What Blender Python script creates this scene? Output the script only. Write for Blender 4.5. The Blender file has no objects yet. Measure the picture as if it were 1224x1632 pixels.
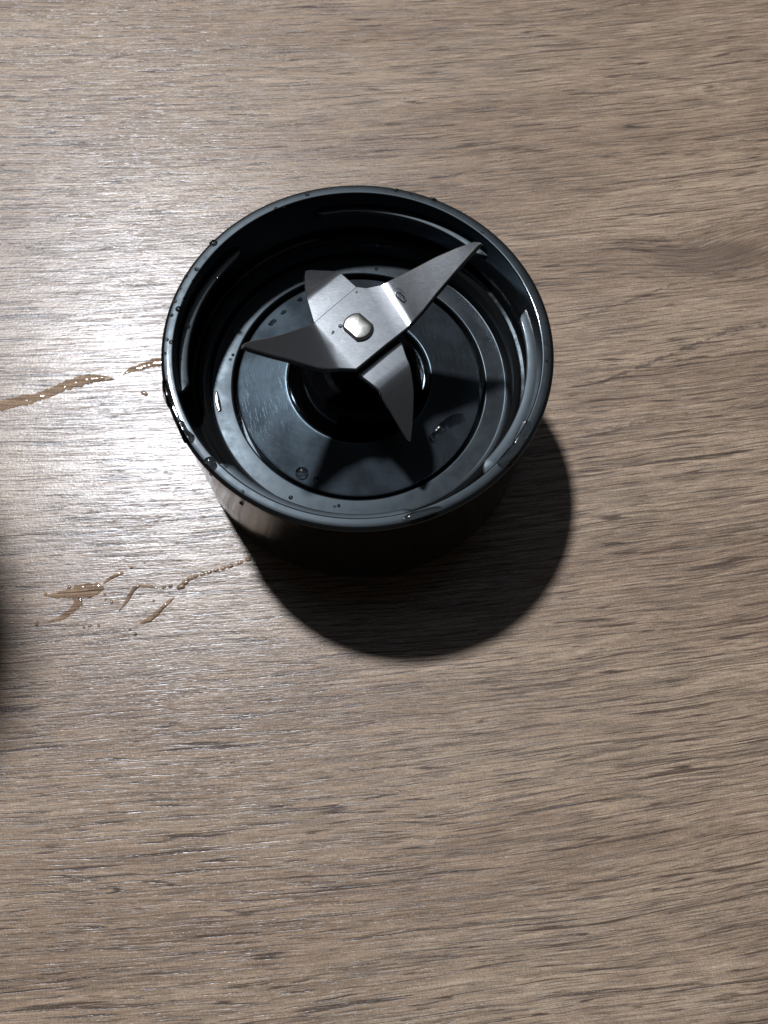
import bpy, bmesh, math, random
from mathutils import Vector, Matrix

random.seed(7)
S = 0.001                      # everything below is written in millimetres
RIM = 35.5                     # height of the rim of the blade base above the tabletop
scene = bpy.context.scene
C = scene.collection

# ------------------------------------------------------------------ camera
cam_d = bpy.data.cameras.new("camera")
cam = bpy.data.objects.new("camera", cam_d)
C.objects.link(cam)
tilt, roll = 0.330, 0.060
rx = Matrix.Rotation(tilt, 4, 'X')
rz = Matrix.Rotation(roll, 4, 'Z')
cam.matrix_world = Matrix.Translation(Vector((6.771, -79.261, 133.473 + RIM)) * S) @ rx @ rz
cam_d.sensor_fit = 'VERTICAL'
cam_d.sensor_height = 36.0
cam_d.lens = 1273.0 / 1632.0 * 36.0
cam_d.clip_start = 0.005
cam_d.clip_end = 20.0
cam_d.dof.use_dof = True
cam_d.dof.focus_distance = 0.158
cam_d.dof.aperture_fstop = 40.0
scene.camera = cam

# ------------------------------------------------------------------ world, lamps, exposure
world = bpy.data.worlds.new("World")
scene.world = world
world.use_nodes = True
bg = world.node_tree.nodes["Background"]
bg.inputs[0].default_value = (1.0, 0.95, 0.88, 1)
bg.inputs[1].default_value = 0.020


def area_lamp(name, loc, target, size, watts, colour):
    d = bpy.data.lights.new(name, 'AREA')
    d.shape = 'DISK'
    d.size = size
    d.energy = watts
    d.color = colour
    o = bpy.data.objects.new(name, d)
    C.objects.link(o)
    o.location = loc
    o.rotation_euler = (Vector(target) - Vector(loc)).to_track_quat('-Z', 'Y').to_euler()
    return o


area_lamp("ceiling_lamp", (-0.603, 0.864, 1.836), (0, 0, 0), 0.14, 57.5, (0.95, 0.975, 1.0))
area_lamp("ceiling_glow", (-0.10, 0.75, 2.0), (0, 0.3, 0), 1.3, 1.2, (0.80, 0.90, 1.0))

vs = scene.view_settings
scene.display_settings.display_device = 'sRGB'
vs.view_transform = 'Standard'
vs.look = 'None'
vs.exposure = 0.0
vs.gamma = 1.0
scene.cycles.sample_clamp_indirect = 3.0
scene.cycles.max_bounces = 10
scene.cycles.caustics_refractive = False
scene.cycles.caustics_reflective = False
scene.cycles.use_denoising = True


# ------------------------------------------------------------------ materials
class NT:
    def __init__(self, name):
        self.m = bpy.data.materials.new(name)
        self.m.use_nodes = True
        self.t = self.m.node_tree
        self.b = self.t.nodes["Principled BSDF"]

    def n(self, typ, **kw):
        o = self.t.nodes.new(typ)
        for k, v in kw.items():
            setattr(o, k, v)
        return o

    def link(self, a, b):
        self.t.links.new(a, b)

    def put(self, sock, v):
        if hasattr(v, 'is_output'):
            self.link(v, sock)
        else:
            sock.default_value = v

    def math(self, op, a, b=0.0, c=0.0, clamp=False):
        o = self.n('ShaderNodeMath', operation=op, use_clamp=clamp)
        self.put(o.inputs[0], a)
        self.put(o.inputs[1], b)
        self.put(o.inputs[2], c)
        return o.outputs[0]

    def vec(self, x, y, z=0.0):
        o = self.n('ShaderNodeCombineXYZ')
        self.put(o.inputs[0], x)
        self.put(o.inputs[1], y)
        self.put(o.inputs[2], z)
        return o.outputs[0]

    def noise(self, v, scale, detail=2.0, rough=0.5, dist=0.0):
        o = self.n('ShaderNodeTexNoise')
        self.link(v, o.inputs['Vector'])
        o.inputs['Scale'].default_value = scale
        o.inputs['Detail'].default_value = detail
        o.inputs['Roughness'].default_value = rough
        o.inputs['Distortion'].default_value = dist
        return o.outputs[0]

    def ramp(self, v, a, b, x=0.0, y=1.0):
        o = self.n('ShaderNodeMapRange', interpolation_type='SMOOTHSTEP')
        self.put(o.inputs[0], v)
        o.inputs[1].default_value = a
        o.inputs[2].default_value = b
        o.inputs[3].default_value = x
        o.inputs[4].default_value = y
        return o.outputs[0]

    def mix(self, f, a, b, mode='MIX'):
        o = self.n('ShaderNodeMix', data_type='RGBA', blend_type=mode)
        self.put(o.inputs[0], f)
        self.put(o.inputs[6], a)
        self.put(o.inputs[7], b)
        return o.outputs[2]

    def bump(self, h, dist, strength=1.0, normal=None):
        o = self.n('ShaderNodeBump')
        o.inputs['Strength'].default_value = strength
        o.inputs['Distance'].default_value = dist
        self.link(h, o.inputs['Height'])
        if normal is not None:
            self.link(normal, o.inputs['Normal'])
        return o.outputs[0]


def wood_graph(k, wet=False):
    """Grey-brown oak laminate; returns nothing, fills the principled node."""
    geo = k.n('ShaderNodeNewGeometry')
    sep = k.n('ShaderNodeSeparateXYZ')
    sc = k.n('ShaderNodeVectorMath', operation='SCALE')
    k.link(geo.outputs['Position'], sc.inputs[0])
    sc.inputs[3].default_value = 1000.0
    k.link(sc.outputs[0], sep.inputs[0])
    x, y = sep.outputs[0], sep.outputs[1]
    pos = k.vec(x, y)
    # the grain rises to the right and bends a little more there
    lin = k.math('MULTIPLY', x, 0.150)
    quad = k.math('MULTIPLY', k.math('MULTIPLY', x, x), 0.00034)
    v0 = k.math('SUBTRACT', k.math('SUBTRACT', y, lin), quad)
    w1 = k.math('MULTIPLY', k.math('SUBTRACT', k.noise(k.vec(k.math('MULTIPLY', x, 0.35), y), 0.022, 2), 0.5), 5.0)
    w2 = k.math('MULTIPLY', k.math('SUBTRACT', k.noise(k.vec(k.math('MULTIPLY', x, 0.5), y), 0.14, 2), 0.5), 0.8)
    w3 = k.math('MULTIPLY', k.math('SUBTRACT', k.noise(pos, 0.9, 2), 0.5), 0.13)
    # a small knot right of the blade base pushes the grain aside
    dx = k.math('DIVIDE', k.math('SUBTRACT', x, 84.0), 15.0)
    dy = k.math('DIVIDE', k.math('SUBTRACT', y, 52.0), 7.0)
    r2 = k.math('ADD', k.math('MULTIPLY', dx, dx), k.math('MULTIPLY', dy, dy))
    knot = k.math('POWER', 2.718, k.math('MULTIPLY', r2, -1.0))
    w4 = k.math('MULTIPLY', knot, 3.6)
    v = k.math('ADD', k.math('ADD', v0, w1), k.math('ADD', k.math('ADD', w2, w3), w4))
    u = k.math('ADD', x, k.math('MULTIPLY', y, 0.150))

    def g(su, sv, off=0.0, detail=2.0, rough=0.5):
        return k.noise(k.vec(k.math('MULTIPLY', u, su), k.math('MULTIPLY', v, sv), off), 1.0, detail, rough)

    tone = g(0.010, 0.045, 3.1, 2)
    band = g(0.018, 0.30, 7.7, 4, 0.6)
    mask = g(0.022, 0.12, 11.3, 2)
    pore1 = g(0.055, 2.1, 17.9, 2, 0.45)
    pore2 = g(0.110, 3.4, 23.5, 2, 0.45)
    strp = g(0.060, 1.25, 71.3, 3, 0.55)
    strq = g(0.13, 2.7, 83.3, 2, 0.5)
    long_ = g(0.014, 0.95, 29.2, 2, 0.5)
    lite = g(0.060, 2.1, 31.1, 2, 0.5)
    fib = g(0.45, 3.6, 41.0, 2, 0.6)
    spk = k.noise(pos, 3.2, 2, 0.6)
    # dark pores: denser where the mask is high
    th = k.math('MULTIPLY', k.math('SUBTRACT', mask, 0.5), 0.20)
    d1 = k.ramp(k.math('SUBTRACT', pore1, th), 0.415, 0.372)
    d2 = k.ramp(k.math('SUBTRACT', pore2, th), 0.42, 0.37)
    fine = g(0.030, 3.3, 91.7, 2, 0.5)
    d4 = k.ramp(k.math('SUBTRACT', fine, k.math('MULTIPLY', th, 0.7)), 0.40, 0.35)
    def lines(n_, k_, w):
        f = k.math('FRACT', k.math('MULTIPLY', n_, k_))
        return k.ramp(k.math('ABSOLUTE', k.math('SUBTRACT', f, 0.5)), w, w * 0.35)

    brk1 = k.ramp(g(0.045, 0.9, 101.0, 2, 0.5), 0.46, 0.55)
    brk2 = k.ramp(g(0.110, 1.6, 107.0, 2, 0.5), 0.46, 0.55)
    ln1 = k.math('MULTIPLY', lines(g(0.010, 0.36, 113.0, 2, 0.40), 8.0, 0.13), brk1)
    ln2 = k.math('MULTIPLY', lines(g(0.016, 0.66, 127.0, 2, 0.40), 9.0, 0.14), brk2)
    d3 = k.ramp(long_, 0.335, 0.300)
    calm = k.ramp(k.noise(k.vec(k.math('MULTIPLY', u, 0.5), v, 9.0), 0.035, 2), 0.36, 0.60, 0.35, 1.0)
    d1 = k.math('MULTIPLY', d1, calm)
    d4 = k.math('MULTIPLY', d4, calm)
    l1 = k.ramp(lite, 0.58, 0.68)
    base = k.mix(k.ramp(tone, 0.30, 0.70), (0.266, 0.190, 0.138, 1), (0.345, 0.258, 0.190, 1))
    base = k.mix(k.ramp(band, 0.25, 0.75), k.mix(1.0, base, (0.84, 0.83, 0.83, 1), 'MULTIPLY'),
                 k.mix(1.0, base, (1.10, 1.10, 1.10, 1), 'MULTIPLY'))
    base = k.mix(k.math('MULTIPLY', l1, 0.38), base, (0.45, 0.375, 0.30, 1))
    dk = (0.080, 0.056, 0.044, 1)
    base = k.mix(k.math('MULTIPLY', ln1, 0.92), base, dk)
    base = k.mix(k.math('MULTIPLY', ln2, 0.72), base, dk)
    base = k.mix(k.math('MULTIPLY', d1, 0.40), base, dk)
    base = k.mix(k.math('MULTIPLY', d2, 0.42), base, dk)
    base = k.mix(k.math('MULTIPLY', d3, 0.60), base, (0.062, 0.044, 0.036, 1))
    base = k.mix(k.math('MULTIPLY', d4, 0.25), base, dk)
    fs = k.ramp(fib, 0.2, 0.8, 0.84, 1.16)
    ss = k.ramp(spk, 0.2, 0.8, 0.78, 1.22)
    hatch = k.noise(k.vec(k.math('ADD', k.math('MULTIPLY', u, 3.4), k.math('MULTIPLY', v, 0.8)), k.math('MULTIPLY', v, 0.9), 5.0), 1.0, 2, 0.5)
    ss = k.math('MULTIPLY', ss, k.ramp(hatch, 0.25, 0.75, 0.88, 1.12))
    sm = k.math('MULTIPLY', k.ramp(strp, 0.25, 0.75, 0.90, 1.10), k.ramp(strq, 0.25, 0.75, 0.78, 1.20))
    fss = k.math('MULTIPLY', k.math('MULTIPLY', fs, ss), sm)
    cmb = k.n('ShaderNodeCombineColor')
    for i in range(3):
        k.link(fss, cmb.inputs[i])
    base = k.mix(1.0, base, cmb.outputs[0], 'MULTIPLY')
    # a few long dark figure lines that bend round the knot on the right
    xs = k.math('DIVIDE', k.math('SUBTRACT', x, 70.0), 30.0)
    wig = k.math('MULTIPLY', k.math('SUBTRACT', k.noise(pos, 0.30, 3, 0.6), 0.5), 3.0)
    yy = k.math('ADD', y, wig)
    fbr = k.ramp(k.noise(pos, 0.35, 2, 0.6), 0.36, 0.52)
    for c3, c2, c1, c0, wd, st, xa in [(-7.487, 3.158, 16.212, 21.097, 0.75, 0.72, 46.0), (-3.216, -1.673, 14.578, 40.515, 0.50, 0.55, 42.0),
                                       (0.0, 0.471, 7.164, 5.513, 0.45, 0.50, 40.0), (0.765, 1.476, 10.089, 55.503, 0.55, 0.45, 55.0)]:
        poly = k.math('MULTIPLY_ADD', k.math('MULTIPLY_ADD', k.math('MULTIPLY_ADD', xs, c3, c2), xs, c1), xs, c0)
        dd = k.math('ABSOLUTE', k.math('SUBTRACT', yy, poly))
        ln = k.math('MULTIPLY', k.ramp(dd, wd, wd * 0.25), k.math('MULTIPLY', fbr, k.math('MULTIPLY', k.ramp(x, xa, xa + 14.0), k.ramp(x, 112.0, 100.0))))
        base = k.mix(k.math('MULTIPLY', ln, st), base, (0.075, 0.054, 0.048, 1))
    k2x = k.math('DIVIDE', k.math('SUBTRACT', x, 95.0), 10.0)
    k2y = k.math('DIVIDE', k.math('SUBTRACT', k.math('SUBTRACT', yy, 54.5), k.math('MULTIPLY', x, 0.0)), 2.6)
    k2 = k.math('POWER', 2.718, k.math('MULTIPLY', k.math('ADD', k.math('MULTIPLY', k2x, k2x), k.math('MULTIPLY', k2y, k2y)), -1.0))
    base = k.mix(k.math('MULTIPLY', k2, 0.50), base, (0.10, 0.072, 0.055, 1))
    kc = k.math('MULTIPLY', k.ramp(knot, 0.25, 0.9), 0.35)
    base = k.mix(kc, base, (0.10, 0.075, 0.062, 1))
    if wet:
        base = k.mix(1.0, base, (1.0, 0.95, 0.90, 1), 'MULTIPLY')
        k.link(base, k.b.inputs['Base Color'])
        k.b.inputs['Roughness'].default_value = 0.04
        k.b.inputs['IOR'].default_value = 1.33
        return
    k.link(base, k.b.inputs['Base Color'])
    # embossed pores and a fine pearl structure
    h = k.math('MULTIPLY', d1, -0.45)
    h = k.math('ADD', h, k.math('MULTIPLY', ln1, -0.4))
    h = k.math('ADD', h, k.math('MULTIPLY', ln2, -0.3))
    h = k.math('ADD', h, k.math('MULTIPLY', d2, -0.55))
    h = k.math('ADD', h, k.math('MULTIPLY', d3, -0.6))
    h = k.math('ADD', h, k.math('MULTIPLY', fib, 0.9))
    h = k.math('ADD', h, k.math('MULTIPLY', k.noise(pos, 1.6, 3, 0.6), 0.8))
    h = k.math('ADD', h, k.math('MULTIPLY', g(0.10, 1.1, 51.0, 2), 0.5))
    k.link(k.bump(h, 0.000038, 1.0), k.b.inputs['Normal'])
    rr = k.ramp(g(0.08, 0.9, 61.0, 2), 0.25, 0.75, 0.26, 0.33)
    k.link(k.math('ADD', rr, k.math('MULTIPLY', d1, 0.1)), k.b.inputs['Roughness'])
    k.b.inputs['Specular IOR Level'].default_value = 0.60
    k.b.inputs['Specular Tint'].default_value = (0.90, 0.93, 1.0, 1)


m_wood = NT("wood_laminate")
wood_graph(m_wood)
m_wet = NT("wet_wood_laminate")
wood_graph(m_wet, True)


def plastic(name, col, r0, r1, scale=600.0, bump=0.0, ior=0.5):
    k = NT(name)
    tc = k.n('ShaderNodeNewGeometry')
    k.b.inputs['Base Color'].default_value = (*col, 1)
    nz = k.noise(tc.outputs['Position'], scale, 4, 0.6)
    nb = k.noise(tc.outputs['Position'], scale * 0.15, 2, 0.5)
    k.link(k.ramp(k.math('ADD', k.math('MULTIPLY', nz, 0.5), k.math('MULTIPLY', nb, 0.5)), 0.35, 0.65, r0, r1),
           k.b.inputs['Roughness'])
    k.b.inputs['Specular IOR Level'].default_value = ior
    k.b.inputs['Specular Tint'].default_value = (0.70, 0.86, 1.0, 1)
    if bump:
        k.link(k.bump(nz, bump, 1.0), k.b.inputs['Normal'])
    return k


m_body = plastic("black_gloss_plastic", (0.007, 0.0072, 0.0076), 0.10, 0.18, ior=0.42)
m_rim = plastic("black_satin_plastic", (0.010, 0.0115, 0.013), 0.34, 0.44, ior=0.40)
m_rim.b.inputs['Coat Weight'].default_value = 0.5
m_rim.b.inputs['Coat Roughness'].default_value = 0.07
m_ring = plastic("black_matt_plastic", (0.012, 0.0135, 0.0155), 0.27, 0.40, 400.0, ior=0.30)
m_hub = plastic("black_hub_plastic", (0.002, 0.002, 0.0024), 0.06, 0.12, ior=0.35)


def disc_material():
    k = NT("scuffed_black_disc")
    geo = k.n('ShaderNodeNewGeometry')
    sep = k.n('ShaderNodeSeparateXYZ')
    k.link(geo.outputs['Position'], sep.inputs[0])
    x = k.math('MULTIPLY', sep.outputs[0], 1000.0)
    y = k.math('MULTIPLY', sep.outputs[1], 1000.0)
    p = k.vec(x, y)
    # hairline wiping scratches, mostly along one slanted direction
    a = k.math('ADD', k.math('MULTIPLY', x, 3.4), k.math('MULTIPLY', y, 1.1))
    b = k.math('SUBTRACT', k.math('MULTIPLY', y, 0.13), k.math('MULTIPLY', x, 0.04))
    sc = k.ramp(k.noise(k.vec(a, b), 1.6, 2, 0.6), 0.60, 0.70)
    smear = k.noise(p, 0.12, 3, 0.6)
    k.b.inputs['Base Color'].default_value = (0.014, 0.016, 0.019, 1)
    k.b.inputs['Specular Tint'].default_value = (0.56, 0.79, 1.0, 1)
    k.b.inputs['Specular IOR Level'].default_value = 0.72
    r = k.ramp(smear, 0.35, 0.68, 0.28, 0.42)
    r = k.math('ADD', r, k.math('MULTIPLY', sc, 0.09))
    k.link(r, k.b.inputs['Roughness'])
    k.link(k.bump(k.math('ADD', k.math('MULTIPLY', sc, -0.35), k.math('MULTIPLY', k.noise(p, 0.5, 2), 1.2)), 0.000018, 1.0), k.b.inputs['Normal'])
    return k


m_disc = disc_material()


def steel(name, col, r0, r1, brush=0.000004, metal=0.88):
    k = NT(name)
    geo = k.n('ShaderNodeNewGeometry')
    sc = k.n('ShaderNodeVectorMath', operation='SCALE')
    k.link(geo.outputs['Position'], sc.inputs[0])
    sc.inputs[3].default_value = 1000.0
    mp = k.n('ShaderNodeMapping')
    k.link(sc.outputs[0], mp.inputs[0])
    mp.inputs['Rotation'].default_value = (0, 0, math.radians(-35))
    mp.inputs['Scale'].default_value = (0.8, 5.0, 1.0)
    g1 = k.noise(mp.outputs[0], 1.6, 3, 0.6)
    blot = k.noise(sc.outputs[0], 0.7, 3, 0.6)
    pit = k.ramp(k.noise(sc.outputs[0], 3.0, 2, 0.5), 0.62, 0.74)
    c = k.mix(k.ramp(blot, 0.3, 0.7), (*[v * 0.94 for v in col], 1), (*col, 1))
    c = k.mix(k.math('MULTIPLY', pit, 0.12), c, (0.75, 0.78, 0.82, 1))
    k.link(c, k.b.inputs['Base Color'])
    k.b.inputs['Metallic'].default_value = metal
    k.link(k.ramp(k.math('ADD', k.math('MULTIPLY', g1, 0.8), k.math('MULTIPLY', blot, 0.2)), 0.30, 0.70, r0, r1),
           k.b.inputs['Roughness'])
    k.link(k.bump(g1, brush, 1.0), k.b.inputs['Normal'])
    return k


m_steel = steel("brushed_steel", (0.265, 0.28, 0.305), 0.215, 0.24)
m_rivet = steel("polished_steel", (0.60, 0.59, 0.57), 0.20, 0.27, 0.000004, 1.0)


def water_material():
    k = NT("water")
    k.b.inputs['Base Color'].default_value = (1, 1, 1, 1)
    k.b.inputs['Transmission Weight'].default_value = 1.0
    k.b.inputs['IOR'].default_value = 1.33
    geo = k.n('ShaderNodeNewGeometry')
    k.link(k.ramp(k.noise(geo.outputs['Position'], 300.0, 1), 0.3, 0.7, 0.05, 0.12), k.b.inputs['Roughness'])
    return k


m_water = water_material()


# ------------------------------------------------------------------ mesh helpers (mm in, metres out)
def finish(name, bm, mat, parent=None, smooth=True, angle=35):
    bmesh.ops.remove_doubles(bm, verts=bm.verts, dist=1e-7)
    bmesh.ops.recalc_face_normals(bm, faces=bm.faces)
    me = bpy.data.meshes.new(name)
    bm.to_mesh(me)
    bm.free()
    me.materials.append(mat.m)
    if smooth:
        for p in me.polygons:
            p.use_smooth = True
        me.set_sharp_from_angle(angle=math.radians(angle))
    o = bpy.data.objects.new(name, me)
    C.objects.link(o)
    if parent:
        o.parent = parent
    return o


def tag(o, label=None, cat=None, group=None, kind=None):
    if label:
        o['label'] = label
    if cat:
        o['category'] = cat
    if group:
        o['group'] = group
    if kind:
        o['kind'] = kind
    return o


def lathe(prof, n=192, closed=False, a0=0.0, a1=None):
    """Turn (r, z) points round the vertical axis."""
    bm = bmesh.new()
    rings = []
    for i in range(n):
        a = 2 * math.pi * i / n
        rings.append([bm.verts.new((r * math.cos(a) * S, r * math.sin(a) * S, z * S)) for r, z in prof])
    for i in range(n):
        A, B = rings[i], rings[(i + 1) % n]
        m = len(prof)
        for j in range(m if closed else m - 1):
            q = [A[j], B[j], B[(j + 1) % m], A[(j + 1) % m]]
            try:
                bm.faces.new(q)
            except ValueError:
                pass
    return bm


def arc(cx, cz, r, d0, d1, n=6):
    return [(cx + r * math.cos(math.radians(d0 + (d1 - d0) * i / n)),
             cz + r * math.sin(math.radians(d0 + (d1 - d0) * i / n))) for i in range(n + 1)]


# ------------------------------------------------------------------ setting: the tabletop
bm = bmesh.new()
bmesh.ops.create_cube(bm, size=1.0)
for v in bm.verts:
    v.co = Vector((v.co.x * 1.6, v.co.y * 1.0 + 0.10, v.co.z * 0.028 - 0.014))
bmesh.ops.bevel(bm, geom=bm.edges[:], offset=0.002, segments=2, affect='EDGES')
table = finish("tabletop", bm, m_wood, smooth=False)
tag(table, kind='structure')

# ------------------------------------------------------------------ the blade base
base = bpy.data.objects.new("blade_base", None)
C.objects.link(base)
tag(base, "round black blender blade base with steel blades, wet, lying on the wooden tabletop", "blade base")

# housing: outer wall, lip, rim, inner wall (heights relative to the rim, lifted by RIM)
prof = [(30.0, -34.6), (35.6, -34.6), (35.9, -35.45), (36.5, -35.45), (36.9, -34.9), (37.0, -33.5),
        (37.1, -20.0), (37.15, -2.2), (37.2, -1.9)]
prof += [(37.30, -1.3), (37.38, -0.62), (37.32, -0.42), (37.2, -0.31), (36.80, -0.05), (36.6, 0.0), (35.3, 0.0)]
prof += arc(35.2, -0.22, 0.22, 80, 180, 5)
prof += [(34.9, -1.2), (34.6, -3.0), (34.4, -6.0), (34.1, -9.0), (33.7, -11.0)]
prof += arc(32.0, -11.6, 1.2, 20, 80, 3)
prof += [(31.5, -10.9), (30.7, -12.6), (30.45, -14.6)]
housing_prof = [(r, z + RIM) for r, z in prof]
housing = finish("housing", lathe(housing_prof, 256), m_body, base, angle=22)

# rim face is part of the same moulding but satin: a thin cap 0.02 mm proud of it
rp = [(36.72, 0.00), (36.62, 0.03), (36.0, 0.03), (35.35, 0.03), (35.24, 0.02), (35.14, -0.02)]
rim = finish("rim", lathe([(r, z + RIM) for r, z in rp], 256), m_rim, base)

# floor ring round the sunken disc, with the groove
fp = [(30.65, -14.2), (30.52, -14.7), (30.44, -14.86), (30.3, -14.90), (30.1, -14.90), (28.3, -14.90), (26.6, -14.90), (26.45, -14.91),
      (26.32, -14.98), (26.22, -15.15), (26.18, -15.4), (26.1, -19.5), (25.2, -19.5)]
ring = finish("floor_ring", lathe([(r, z + RIM) for r, z in fp], 192), m_ring, base)

dp = [(25.38, -19.8), (25.38, -16.4)] + arc(24.98, -15.96, 0.40, 0, 75.5, 8) + \
     [(24.6, -15.47), (21.0, -14.54), (18.0, -13.76), (15.4, -13.08)] + arc(15.0, -13.5, 0.5, 75.5, 175, 8) + [(14.48, -14.0), (14.45, -16.0)]
disc = finish("disc", lathe([(r, z + RIM) for r, z in dp], 192), m_disc, base)

hp = [(14.5, -16.0), (13.9, -16.4), (13.4, -15.6), (12.9, -14.2), (11.6, -8.6)] + arc(10.4, -8.1, 0.55, 15, 84, 6) + \
     [(9.6, -8.0), (7.2, -9.2), (6.0, -9.2), (5.6, -8.2), (5.3, -4.5), (4.9, -4.1), (3.6, -4.0), (3.4, 2.0), (0.0, 2.0)]
hub = finish("hub", lathe([(r, z + RIM) for r, z in hp], 128), m_hub, base, angle=20)


def thread(a0, a1, z, rin, h=1.1):
    """A screw-thread rib on the inner wall, tapering off at both ends."""
    bm = bmesh.new()
    n = 40
    prev = None
    for i in range(n + 1):
        t = i / n
        a = math.radians(a0 + (a1 - a0) * t)
        e = min(1.0, min(t, 1 - t) / 0.05) ** 0.5
        zz = z + 0.35 * (t - 0.5)
        ri = 34.7 - (34.7 - rin) * e
        pts = [(34.8, zz), (ri + 0.3 * e, zz), (ri + 0.08 * e, zz - 0.1), (ri, zz - 0.35), (ri + 0.1, zz - h), (34.8, zz - h - 0.7)]
        ringv = [bm.verts.new((r * math.cos(a) * S, r * math.sin(a) * S, (q + RIM) * S)) for r, q in pts]
        if prev:
            for j in range(len(pts) - 1):
                bm.faces.new([prev[j], prev[j + 1], ringv[j + 1], ringv[j]])
        prev = ringv
    return finish("screw_thread", bm, m_rim, base)


thread(138, 198, -3.5, 33.0)
thread(110, 44, -3.5, 33.3)
thread(20, -44, -2.9, 32.7)
thread(-68, -134, -3.5, 33.0)


# ------------------------------------------------------------------ the two steel blades
def blade(name, stations, th, edge=0.18):
    """A bent strip: each station is (left point, right point) of the top face; th its thickness."""
    bm = bmesh.new()
    rows = []
    for k_, (l, r) in enumerate(stations):
        l, r = Vector(l), Vector(r)
        a = stations[max(0, k_ - 1)]
        b = stations[min(len(stations) - 1, k_ + 1)]
        along = ((Vector(b[0]) + Vector(b[1])) - (Vector(a[0]) + Vector(a[1]))).normalized()
        across = (r - l)
        w = across.length
        across.normalize()
        nrm = across.cross(along).normalized()
        if nrm.z < 0:
            nrm = -nrm
        e = min(edge, w * 0.3)
        up = Vector((0, 0, RIM))
        pts = [l - nrm * e * 0.7, l + across * e, (l + r) / 2, r - across * e, r - nrm * e * 0.7,
               r - nrm * th + across * 0.0, l - nrm * th]
        rows.append([bm.verts.new((q + up) * S) for q in pts])
    for A, B in zip(rows, rows[1:]):
        m = len(A)
        for j in range(m):
            bm.faces.new([A[j], A[(j + 1) % m], B[(j + 1) % m], B[j]])
    bm.faces.new(rows[0])
    bm.faces.new(list(reversed(rows[-1])))
    return finish(name, bm, m_steel, base, angle=28)


def lerp(a, b, t):
    return tuple(p + (q - p) * t for p, q in zip(a, b))


top = [((21.2, 14.3, 13.25), (21.35, 14.05, 13.2)),
       ((20.59, 14.59, 13.07), (20.93, 13.82, 13.0)),
       ((20.04, 14.8, 12.75), (19.71, 12.7, 12.18)),
       ((17.04, 14.32, 11.35), (17.25, 10.04, 10.6)),
       ((13.42, 13.29, 9.75), (13.79, 6.14, 8.4)),
       ((9.84, 11.89, 8.12), (11.59, 3.41, 6.95)),
       ((6.1, 10.57, 6.39), (10.43, 2.25, 6.2)),
       ((5.15, 10.23, 5.96), (9.95, 1.76, 5.85)),
       ((4.25, 9.88, 5.61), (9.5, 1.25, 5.58)),
       ((3.48, 9.50, 5.5), (9.05, 0.60, 5.5)),
       ((0.87, 8.68, 5.5), (7.0, -1.50, 5.5)),
       ((-0.91, 8.83, 5.5), (5.2, -3.3, 5.5)),
       ((-4.5, 4.8, 5.5), (2.4, -6.3, 5.5)),
       ((-8.05, 0.75, 5.5), (0.27, -8.55, 5.5)),
       ((-8.25, 0.55, 5.5), (-2.6, -8.62, 5.5)),
       ((-8.7, 0.02, 5.75), (-3.6, -8.80, 5.65)),
       ((-9.1, -0.55, 6.2), (-4.8, -9.10, 6.0)),
       ((-9.71, -1.41, 7.0), (-6.28, -9.44, 6.7)),
       ((-11.2, -3.2, 8.7), (-8.95, -9.59, 8.2)),
       ((-12.79, -4.96, 10.2), (-11.2, -9.95, 10.0)),
       ((-15.0, -7.20, 12.3), (-13.83, -10.48, 12.0)),
       ((-17.18, -9.13, 14.4), (-17.03, -11.0, 14.5)),
       ((-18.25, -10.40, 15.4), (-18.2, -11.05, 15.4))]
blade("top_blade", top, 1.1)

arm = [((0.58, -8.49, 3.5), (8.14, -1.17, 3.5)),
       ((3.1, -10.35, 3.5), (9.23, -4.32, 3.5)),
       ((4.3, -11.25, 3.42), (9.75, -5.5, 3.45)),
       ((4.95, -11.9, 3.1), (10.15, -6.6, 3.15)),
       ((5.40, -12.75, 2.4), (10.5, -7.8, 2.5)),
       ((6.5, -14.0, 1.1), (10.98, -9.87, 1.3)),
       ((7.84, -15.40, -0.5), (11.15, -12.5, -0.5)),
       ((9.2, -16.85, -2.1), (11.20, -15.5, -2.2)),
       ((10.2, -18.0, -3.4), (11.13, -17.4, -3.4)),
       ((10.65, -18.1, -3.75), (11.0, -18.0, -3.75))]
# the opposite arm is broader and folds down sharply
far_arm = [((-8.14, 1.17, 3.5), (-0.58, 8.49, 3.5)),
           ((-8.58, 1.98, 3.5), (-1.03, 10.21, 3.5)),
           ((-10.0, 6.1, 3.5), (-3.95, 12.85, 3.5)),
           ((-10.35, 7.1, 3.35), (-4.5, 13.4, 3.35)),
           ((-10.65, 8.3, 2.9), (-4.85, 13.95, 2.8)),
           ((-11.0, 10.1, 2.0), (-5.3, 14.6, 1.8)),
           ((-11.3, 12.2, 1.2), (-6.6, 15.4, 0.7)),
           ((-11.6, 14.8, -0.2), (-8.5, 16.3, -0.7)),
           ((-11.7, 16.4, -1.3), (-10.4, 17.1, -1.8))]
arm_full = list(reversed(arm)) + [(r, l) for l, r in far_arm]
blade("bottom_blade", arm_full, 1.1)

# spacer under the blades and the flattened shaft head that rivets them together
wp = [(0, 3.0), (4.6, 3.0), (4.8, 2.8), (4.8, 1.6), (4.6, 1.4), (0, 1.4)]
finish("washer", lathe([(r, z + RIM) for r, z in wp], 64), m_rivet, base)

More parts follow.
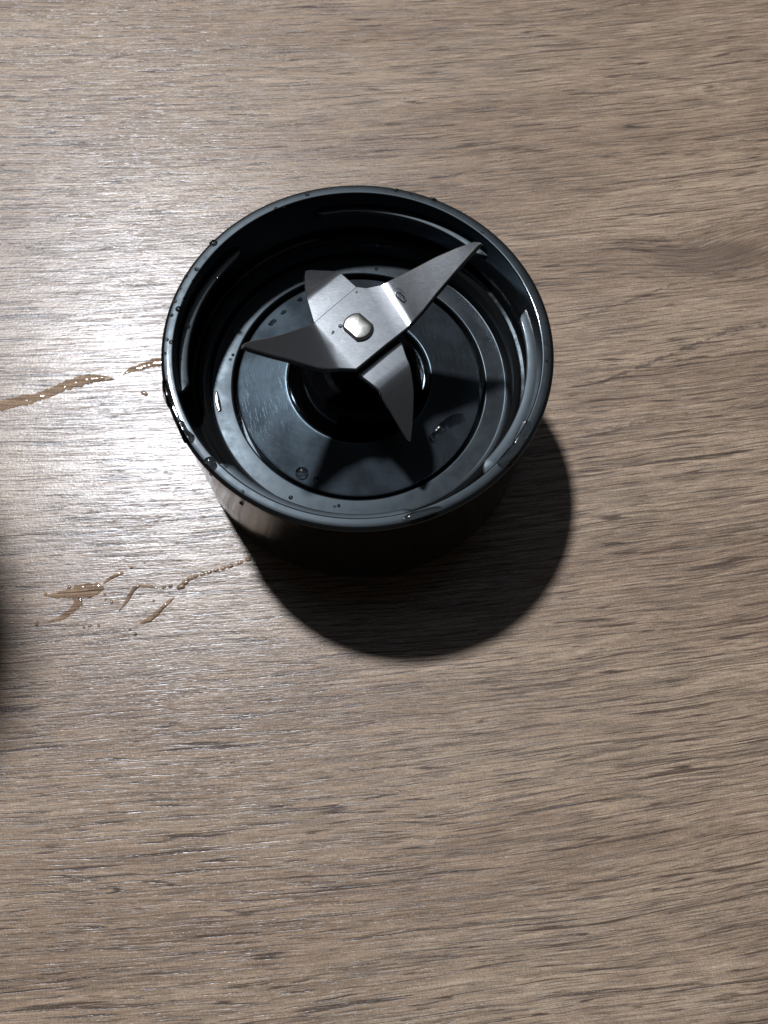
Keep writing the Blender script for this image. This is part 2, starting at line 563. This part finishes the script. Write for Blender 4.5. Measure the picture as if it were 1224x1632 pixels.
bm = bmesh.new()
rows = []
ang = math.radians(49)
nseg = 48
for (f_, z) in [(1.02, 5.3), (1.02, 5.98), (0.995, 6.10), (0.95, 6.19), (0.86, 6.25), (0.6, 6.32), (0.3, 6.355), (0.1, 6.36)]:
    row = []
    for i in range(nseg):
        a = 2 * math.pi * i / nseg
        px, py = 2.75 * math.cos(a), 2.75 * math.sin(a)
        px = max(-2.15, min(2.15, px))
        qx = px * math.cos(ang) - py * math.sin(ang)
        qy = px * math.sin(ang) + py * math.cos(ang)
        row.append(bm.verts.new((qx * f_ * S, qy * f_ * S, (z + RIM) * S)))
    rows.append(row)
for A, B in zip(rows, rows[1:]):
    for i in range(nseg):
        bm.faces.new([A[i], A[(i + 1) % nseg], B[(i + 1) % nseg], B[i]])
bm.faces.new(rows[-1])
finish("shaft_head", bm, m_rivet, base, angle=40)


# ------------------------------------------------------------------ water
def bead_mesh(path, rads, hts, steps=5, capn=8, wob=0.0):
    """A rounded body of water along a path of (x, y); base at z = 0."""
    n = len(path)
    if n == 1:
        cx, cy = path[0]
        bnd = []
        for i in range(20):
            a = 2 * math.pi * i / 20
            r = rads[0] * (1 + wob * math.sin(3 * a + cx) + wob * 0.7 * math.sin(2 * a + cy))
            bnd.append(((cx, cy), (math.cos(a) * r, math.sin(a) * r), hts[0]))
    else:
        tang = []
        for i in range(n):
            a, b = path[max(0, i - 1)], path[min(n - 1, i + 1)]
            d = Vector((b[0] - a[0], b[1] - a[1])).normalized()
            tang.append(d)
        bnd = []
        for i in range(n):
            nrm = Vector((-tang[i].y, tang[i].x))
            r = rads[i] * (1 + wob * random.uniform(-1, 1))
            bnd.append((path[i], (nrm.x * r, nrm.y * r), hts[i]))
        a0 = math.atan2(tang[-1].x, -tang[-1].y)
        base_a = math.atan2(tang[-1].y, tang[-1].x)
        for j in range(1, capn):
            a = base_a + math.pi / 2 - math.pi * j / capn
            bnd.append((path[-1], (math.cos(a) * rads[-1], math.sin(a) * rads[-1]), hts[-1]))
        for i in reversed(range(n)):
            nrm = Vector((tang[i].y, -tang[i].x))
            r = rads[i] * (1 + wob * random.uniform(-1, 1))
            bnd.append((path[i], (nrm.x * r, nrm.y * r), hts[i]))
        base_a = math.atan2(tang[0].y, tang[0].x)
        for j in range(1, capn):
            a = base_a - math.pi / 2 - math.pi * j / capn
            bnd.append((path[0], (math.cos(a) * rads[0], math.sin(a) * rads[0]), hts[0]))
    bm = bmesh.new()
    rows = []
    for s in range(steps + 1):
        ph = math.pi / 2 * s / steps
        c_, h_ = math.cos(ph), math.sin(ph)
        if s == steps:
            c_ = 0.0
        rows.append([bm.verts.new(((p[0] + o[0] * c_) * S, (p[1] + o[1] * c_) * S, h * h_ * S)) for p, o, h in bnd])
    m = len(bnd)
    for A, B in zip(rows, rows[1:]):
        for i in range(m):
            try:
                bm.faces.new([A[i], A[(i + 1) % m], B[(i + 1) % m], B[i]])
            except ValueError:
                pass
    return bm


def catmull(p, t):
    n = len(p)
    i = min(int(t), n - 2)
    f = t - i
    q = [p[max(0, min(n - 1, i + d))] for d in (-1, 0, 1, 2)]
    return tuple(0.5 * (2 * b + (c - a) * f + (2 * a - 5 * b + 4 * c - d) * f * f + (3 * b - a - 3 * c + d) * f ** 3)
                 for a, b, c, d in zip(*q))


def ragged(path, rads, hts, step=0.45, rough=0.3, loose=1.0):
    """Resample a trail finely with an uneven width and a beading height."""
    pts = [(x, y, r, h) for (x, y), r, h in zip(path, rads, hts)]
    length = sum(math.dist(a[:2], b[:2]) for a, b in zip(pts, pts[1:]))
    n = max(6, int(length / step))
    P, R, H = [], [], []
    wr = wh = wy = 0.0
    for i in range(n + 1):
        x, y, r, h = catmull(pts, (len(pts) - 1) * i / n)
        wr = wr * 0.55 + random.uniform(-1, 1) * 0.6
        wh = wh * 0.5 + random.uniform(-1, 1) * 0.6
        wy = wy * 0.7 + random.uniform(-1, 1) * 0.12
        taper = min(1.0, 0.25 + 2.2 * min(i, n - i) * step / max(1.0, length * 0.4)) if loose else 1.0
        rr = max(0.14, r * (1 + rough * wr) * taper)
        P.append((x + wy * 0.6 * r * loose, y + wy * r * loose))
        R.append(rr)
        H.append(max(0.05, h * (1 + 0.45 * wh * loose) * min(1, rr / max(r, 0.01) + 0.15)))
    return P, R, H


def water(name, path, rads, hts, z, label, cat, group, mat=None, wob=0.0):
    if name == "water_trail":
        path, rads, hts = ragged(path, [r * 0.86 for r in rads], hts)
        wob = 0.12
    elif name == "water_bead" and len(path) > 2:
        path, rads, hts = ragged(path, rads, hts, 0.25, 0.05, 0.0)
    bm = bead_mesh(path, rads, [h * 0.68 for h in hts], wob=wob)
    bmesh.ops.remove_doubles(bm, verts=bm.verts, dist=2e-6)
    bmesh.ops.dissolve_degenerate(bm, edges=bm.edges[:], dist=2e-6)
    o = finish(name, bm, mat or m_water, angle=80)
    o.location = (0, 0, z * S)
    return tag(o, label, cat, group)


ORD = ["first", "second", "third", "fourth", "fifth", "sixth", "seventh", "eighth", "ninth", "tenth", "eleventh", "twelfth",
       "thirteenth", "fourteenth", "fifteenth"]


ORD += ["sixteenth", "seventeenth", "eighteenth", "nineteenth", "twentieth"]


def clockwise(p):
    """Angle clockwise from the side nearest the camera."""
    return (-90 - math.degrees(math.atan2(p[1], p[0]))) % 360


def wall_drop(deg, r, z, rad, length, inward, label, cat, group):
    """A run of water clinging to an upright wall."""
    o = water("water_bead", [(0, -length / 2), (rad * 0.15, 0), (0, length / 2)], [rad * 1.1, rad, rad * 0.7], [rad * 0.8, rad * 0.7, rad * 0.4], 0,
              label, cat, group)
    a = math.radians(deg)
    nrm = Vector((-math.cos(a), -math.sin(a), 0)) * (1 if inward else -1)
    up = Vector((0, 0, -1))
    side = up.cross(nrm)
    m = Matrix((side, up, nrm)).transposed().to_4x4()
    m.translation = Vector((r * math.cos(a), r * math.sin(a), z + RIM)) * S
    o.matrix_world = m
    return o


G_RIM = "water drops on the black rim"
G_FLOOR = "water drops inside the blade base"
G_BLADE = "water drops on the steel blade"
G_TABLE = "water spilt on the tabletop"
zr = RIM - 0.02

# long beads of water lying on the rim
water("water_bead", [(-35.35, -10.6), (-34.85, -12.2), (-34.4, -13.6), (-33.6, -15.3)], [0.55, 0.75, 0.8, 0.6], [0.5, 0.7, 0.75, 0.5], zr,
      "thin long water bead on the rim nearest the big wet trail", "water bead", G_RIM)
water("water_bead", [(-31.3, -18.9), (-30.5, -20.3), (-29.4, -21.7)], [0.75, 0.8, 1.15], [0.7, 0.7, 1.0], zr,
      "club shaped water bead on the glare-lit left part of the rim", "water bead", G_RIM)
water("water_bead", [(10.4, -34.6), (11.6, -34.25), (13.2, -33.7), (15.0, -32.95), (16.4, -32.3)], [0.4, 0.85, 0.9, 0.85, 0.5],
      [0.4, 0.75, 0.5, 0.45, 0.35], zr,
      "flat dark water bead on the rim edge at the front, below the lower blade tip", "water bead", G_RIM)
water("water_bead", [(32.0, -15.3), (31.2, -17.1), (30.4, -18.7)], [1.15, 1.1, 0.95], [0.7, 0.75, 0.6], zr,
      "long water bead on the right of the rim, just where the shadow starts", "water bead", G_RIM)
water("water_bead", [(29.8, -20.0), (28.8, -21.6), (27.6, -22.9)], [0.95, 1.15, 0.9], [0.55, 0.75, 0.55], zr,
      "water bead on the rim closest to the lower right front edge", "water bead", G_RIM)
water("water_drop", [(-25.1, -26.0), (-24.4, -26.8)], [1.0, 0.85], [0.95, 0.8], zr,
      "round dark drop on the front left rim above the grey reflecting wall", "water drop", G_RIM)
water("water_drop", [(-30.25, 20.67)], [0.85], [0.65], zr, "largest round drop on the back left rim", "water drop", G_RIM)
water("water_drop", [(-35.0, 5.14)], [0.68], [0.55], zr, "round drop on the far left rim left of the lifted blade tip", "water drop", G_RIM)
water("water_drop", [(-32.71, 14.31)], [0.5], [0.4], zr, "medium drop on the upper left rim between two bigger drops", "water drop", G_RIM)
water("water_drop", [(12.68, 34.64), (13.4, 34.25)], [0.45, 0.42], [0.4, 0.35], zr, "twin drop on the back rim above the long blade", "water drop", G_RIM)
for i, (x, y, r) in enumerate(sorted([(-35.6, -2.2, .4), (-34.82, 12.6, .33), (-35.6, 9.83, .3), (-36.2, 6.89, .36), (-36.4, 3.68, .36), (-36.5, -1.7, .34),
                  (-36.45, -4.7, .3), (-12.82, 34.0, .4), (-18.9, 30.1, .34), (-17.2, 30.5, .24), (5.44, 36.4, .42), (8.49, 35.7, .26),
                  (36.1, 2.45, .4), (36.2, -1.22, .4), (-18.6, -31.6, .3), (35.9, 6.7, .25), (23.3, 27.3, .3), (-33.4, 11.9, .22),
                  (-34.6, 7.7, .2), (-31.6, 17.2, .24)], key=clockwise)):
    water("water_droplet", [(x * 0.993, y * 0.993)], [r * 1.2], [r * 0.9], zr,
          "%s tiny clear droplet along the black rim, going clockwise from its front" % ORD[i], "water droplet", G_RIM)

# thin films of water that mirror the lamp
water("water_film", [(-34.5, -11.9), (-33.9, -13.6), (-33.1, -15.5), (-32.0, -17.6)], [0.42, 0.5, 0.52, 0.35], [.05, .06, .06, .05], zr + 0.03,
      "thin bright film of water on the left rim between two long beads", "water film", G_RIM)
water("water_film", [(-29.1, -4.6), (-28.7, -6.6), (-28.0, -8.6)], [0.25, 0.6, 0.45], [.04, .07, .05], RIM - 14.91,
      "thin bright film of water on the left of the flat inner ring", "water film", "water drops inside the blade base")

# inside
def disc_drop(name, path, rads, hts, label, cat):
    """A drop lying on the gently sloping disc, its base turned to the slope."""
    cx = sum(p[0] for p in path) / len(path)
    cy = sum(p[1] for p in path) / len(path)
    r = math.hypot(cx, cy)
    b = math.atan(0.26)
    nrm = Vector((math.sin(b) * cx / r, math.sin(b) * cy / r, math.cos(b)))
    q = Vector((0, 0, 1)).rotation_difference(nrm)
    o = water(name, [(x - cx, y - cy) for x, y in path], rads, hts, 0, label, cat, G_FLOOR)
    o.rotation_mode = 'QUATERNION'
    o.rotation_quaternion = q
    o.location = Vector((cx, cy, -15.46 + (24.55 - r) * 0.26 + RIM)) * S
    return o


disc_drop("water_drop", [(-10.08, -21.2)], [1.35], [1.1], "biggest round drop on the sunken black disc near the front left", "water drop")
disc_drop("water_drop", [(-7.12, -22.3)], [0.55], [0.6], "small drop right beside the biggest drop on the black disc", "water drop")
disc_drop("water_drop", [(-14.05, 18.87)], [0.6], [0.6], "drop on the black disc beside the short upper left blade arm", "water drop")
disc_drop("water_drop", [(-17.1, 15.6), (-17.5, 15.2)], [0.42, 0.42], [0.45, 0.45], "middle one of three drops behind the left blade arm", "water drop")
disc_drop("water_drop", [(-19.0, 13.2), (-19.7, 12.5)], [0.5, 0.6], [0.55, 0.6], "double drop on the disc nearest the left blade tip", "water drop")
disc_drop("water_bead", [(15.6, -12.3), (16.4, -11.1), (17.4, -9.8), (18.6, -8.8), (20.0, -7.8), (21.4, -7.1)], [0.75, 0.62, 0.85, 1.0, 1.1, 0.95],
          [0.75, 0.4, 0.8, 0.5, 0.55, 0.55], "long irregular water bead on the right of the sunken black disc", "water bead")
zf = RIM - 14.9
for i, (x, y, r) in enumerate(sorted([(1.96, 27.6, .4), (-26.8, 4.3, .34), (-27.2, 3.2, .3), (-11.75, -26.6, .45), (15.3, -26.4, .3), (20.95, -23.4, .3),
                  (23.6, 19.8, .35), (-2.2, -27.7, .35), (-3.0, -27.9, .25)], key=clockwise)):
    water("water_droplet", [(x, y)], [r], [r * 0.8], zf, "%s tiny droplet on the flat ring inside, going clockwise from its front" % ORD[i], "water droplet", G_FLOOR)
water("water_droplet", [(-29.4, 15.0)], [.42], [.35], RIM - 3.52, "small droplet on the left inner screw thread", "water droplet", G_FLOOR)
zb = RIM + 5.49
water("water_droplet", [(-3.25, 0.12)], [.42], [.36], zb, "bright round droplet on the blade just left of the shaft head", "water droplet", G_BLADE)
water("water_droplet", [(-4.45, -1.1), (-4.6, -1.5)], [.2, .2], [.16, .16], zb, "tiny droplet on the blade, farther left of the shaft head", "water droplet", G_BLADE)
water("water_droplet", [(-0.8, 7.6)], [.22], [.18], zb, "tiny droplet on the blade at the back notch", "water droplet", G_BLADE)
d = water("water_drop", [(-0.55, 0.5), (0.5, -0.55)], [.62, .5], [.3, .25], 0, "flat drop on the long right blade arm beside its bright fold", "water drop", G_BLADE)
d.location = Vector((7.35, 7.0, 7.0 + RIM)) * S
d.rotation_euler = (math.radians(8), math.radians(-25), 0)

for i, (deg, z, rad, ln) in enumerate(sorted([(10, -8.0, .55, 2.4), (4, -9.0, .45, 3.0), (-2, -7.5, .6, 1.6), (-6, -9.2, .42, 2.2), (-13, -8.4, .6, 2.6), (-20, -9.0, .5, 1.8),
                          (-27, -8.0, .55, 2.0), (17, -8.8, .4, 2.0)], reverse=True)):
    wall_drop(deg, 34.15, z, rad, ln, True, "%s run of water from the back on the right inner wall below the thread" % ORD[i], "water bead", G_FLOOR)
wall_drop(-122, 37.1, -6.5, .45, .5, False, "small dark drop on the grey outer wall at the front left", "water drop", "water drops on the outer wall")
wall_drop(-133, 37.15, -3.4, .35, .3, False, "smaller drop on the outer wall close under the lip", "water drop", "water drops on the outer wall")

# on the table: wet trails follow the wood, so the film takes the wood's look with a mirror-smooth top
water("water_trail", [(-92, -3.2), (-84.0, -1.1), (-79.3, 0.3), (-75.0, 1.9), (-71.5, 3.8), (-68.0, 5.9), (-64.5, 7.2), (-61.5, 7.6), (-58.6, 7.6)],
      [1.7, 1.5, 1.6, 1.3, 1.5, 1.7, 1.45, 1.2, 0.8], [.2, .22, .25, .25, .3, .35, .4, .4, .3], 0.004,
      "long wet trail on the table running off the left edge of the photo", "water trail", G_TABLE, m_wet)
water("water_trail", [(-56.6, 8.9), (-54.6, 10.4), (-52.0, 11.4), (-49.4, 12.6), (-46.0, 13.4)], [0.35, 0.8, 1.1, 1.4, 1.6], [.12, .2, .24, .26, .28], 0.004,
      "short curved wet trail touching the left side of the blade base", "water trail", G_TABLE, m_wet)
water("water_drop", [(-51.2, 4.6), (-50.4, 4.1)], [.55, .45], [.4, .35], 0.004, "single small drop on the table under the short wet trail", "water drop", G_TABLE, m_wet)
water("water_trail", [(-64.4, -44.9), (-62.0, -44.6), (-59.6, -44.1), (-57.2, -43.6), (-54.6, -43.1), (-52.2, -42.4)], [0.5, 0.7, 1.1, 1.5, 1.5, 0.9],
      [.12, .2, .25, .3, .3, .2], 0.004, "broad wet patch on the table at the left end of the lower splash", "water trail", G_TABLE, m_wet)
water("water_trail", [(-56.8, -45.0), (-57.6, -46.6), (-58.8, -48.2), (-60.6, -49.6), (-62.8, -50.4)], [1.0, 1.0, 0.9, 0.6, 0.35], [.25, .22, .2, .15, .1], 0.007,
      "wet streak curving down from the broad wet patch", "water trail", G_TABLE, m_wet)
water("water_trail", [(-52.6, -41.4), (-51.4, -40.2), (-50.0, -39.4), (-48.6, -38.9)], [0.5, 0.45, 0.5, 0.35], [.3, .3, .35, .2], 0.007,
      "thin wet streak leading up right from the broad wet patch", "water trail", G_TABLE, m_wet)
water("water_trail", [(-41.0, -41.8), (-43.0, -41.3), (-45.2, -41.6), (-46.3, -43.0), (-47.1, -45.0), (-48.3, -47.2)], [.35, .4, .45, .5, .45, .25],
      [.25, .25, .3, .3, .3, .2], 0.004, "thin hooked wet streak in the middle of the lower splash", "water trail", G_TABLE, m_wet)
water("water_trail", [(-37.2, -43.7), (-38.7, -45.3), (-40.2, -47.2), (-41.6, -48.6), (-43.4, -49.6)], [.4, .55, .5, .6, .45], [.35, .4, .35, .4, .3], 0.004,
      "slanting wet streak below the beaded trail", "water trail", G_TABLE, m_wet)
# the beaded trail: a chain of separate beads
chain = [(-22.2, -34.1, .62), (-23.9, -35.0, .52), (-26.0, -35.9, .6), (-27.4, -36.4, .55), (-28.9, -37.0, .5), (-30.3, -37.6, .48),
         (-31.7, -38.1, .52), (-33.1, -38.6, .5), (-34.3, -39.3, .55), (-35.2, -40.2, .62), (-36.0, -41.2, .75), (-38.2, -41.2, .42), (-39.6, -41.5, .4)]
for i, (x, y, r) in enumerate(chain):
    water("water_droplet", [(x - r * .4, y - r * .15), (x + r * .4, y + r * .2)], [r * .85, r * .85], [r * .7, r * .7], 0.004,
          "%s bead, counted from the cast shadow, of the beaded water trail on the table" % ORD[i], "water droplet", G_TABLE, m_wet, 0.1)
for i, (x, y, r) in enumerate(sorted([(-65.2, -51.0, .45), (-64.6, -44.5, .4), (-69.2, -45.9, .28), (-44.1, -51.9, .35), (-51.6, -44.9, .3), (-50.2, -45.4, .38),
                  (-41.3, -44.6, .3), (-45.4, -51.0, .3), (-54.0, -50.8, .35), (-55.1, -51.2, .3), (-52.1, -50.6, .35), (-59.8, -42.8, .42),
                  (-47.2, -37.6, .4), (-44.6, -36.4, .22), (-52.0, -43.8, .3)])):
    water("water_droplet", [(x, y)], [r], [r * .8], 0.004, "tiny stray water droplet on the table, %s from the left around the lower splash" % ORD[i], "water droplet", G_TABLE, m_wet)

# ------------------------------------------------------------------ the cup left of the frame whose shadow reaches into it
cup = bpy.data.objects.new("blender_cup", None)
C.objects.link(cup)
cup.location = (-0.147, 0.018, 0)
tag(cup, "tall dark blender cup standing left of the frame, seen only by its shadow", "blender cup")
cp = [(0, 0.5), (35.0, 0.5), (36.5, 2.0), (37.0, 30.0), (37.0, 60.0), (34.0, 64.0), (34.5, 160.0)] + arc(30.0, 160.0, 4.5, 0, 90, 6) + [(0, 166.0)]
finish("cup_body", lathe(cp, 96), m_body, cup)
finish("cup_band", lathe([(37.0, 40.0), (37.6, 40.4), (37.6, 46.0), (37.0, 46.4)], 96), m_rim, cup)
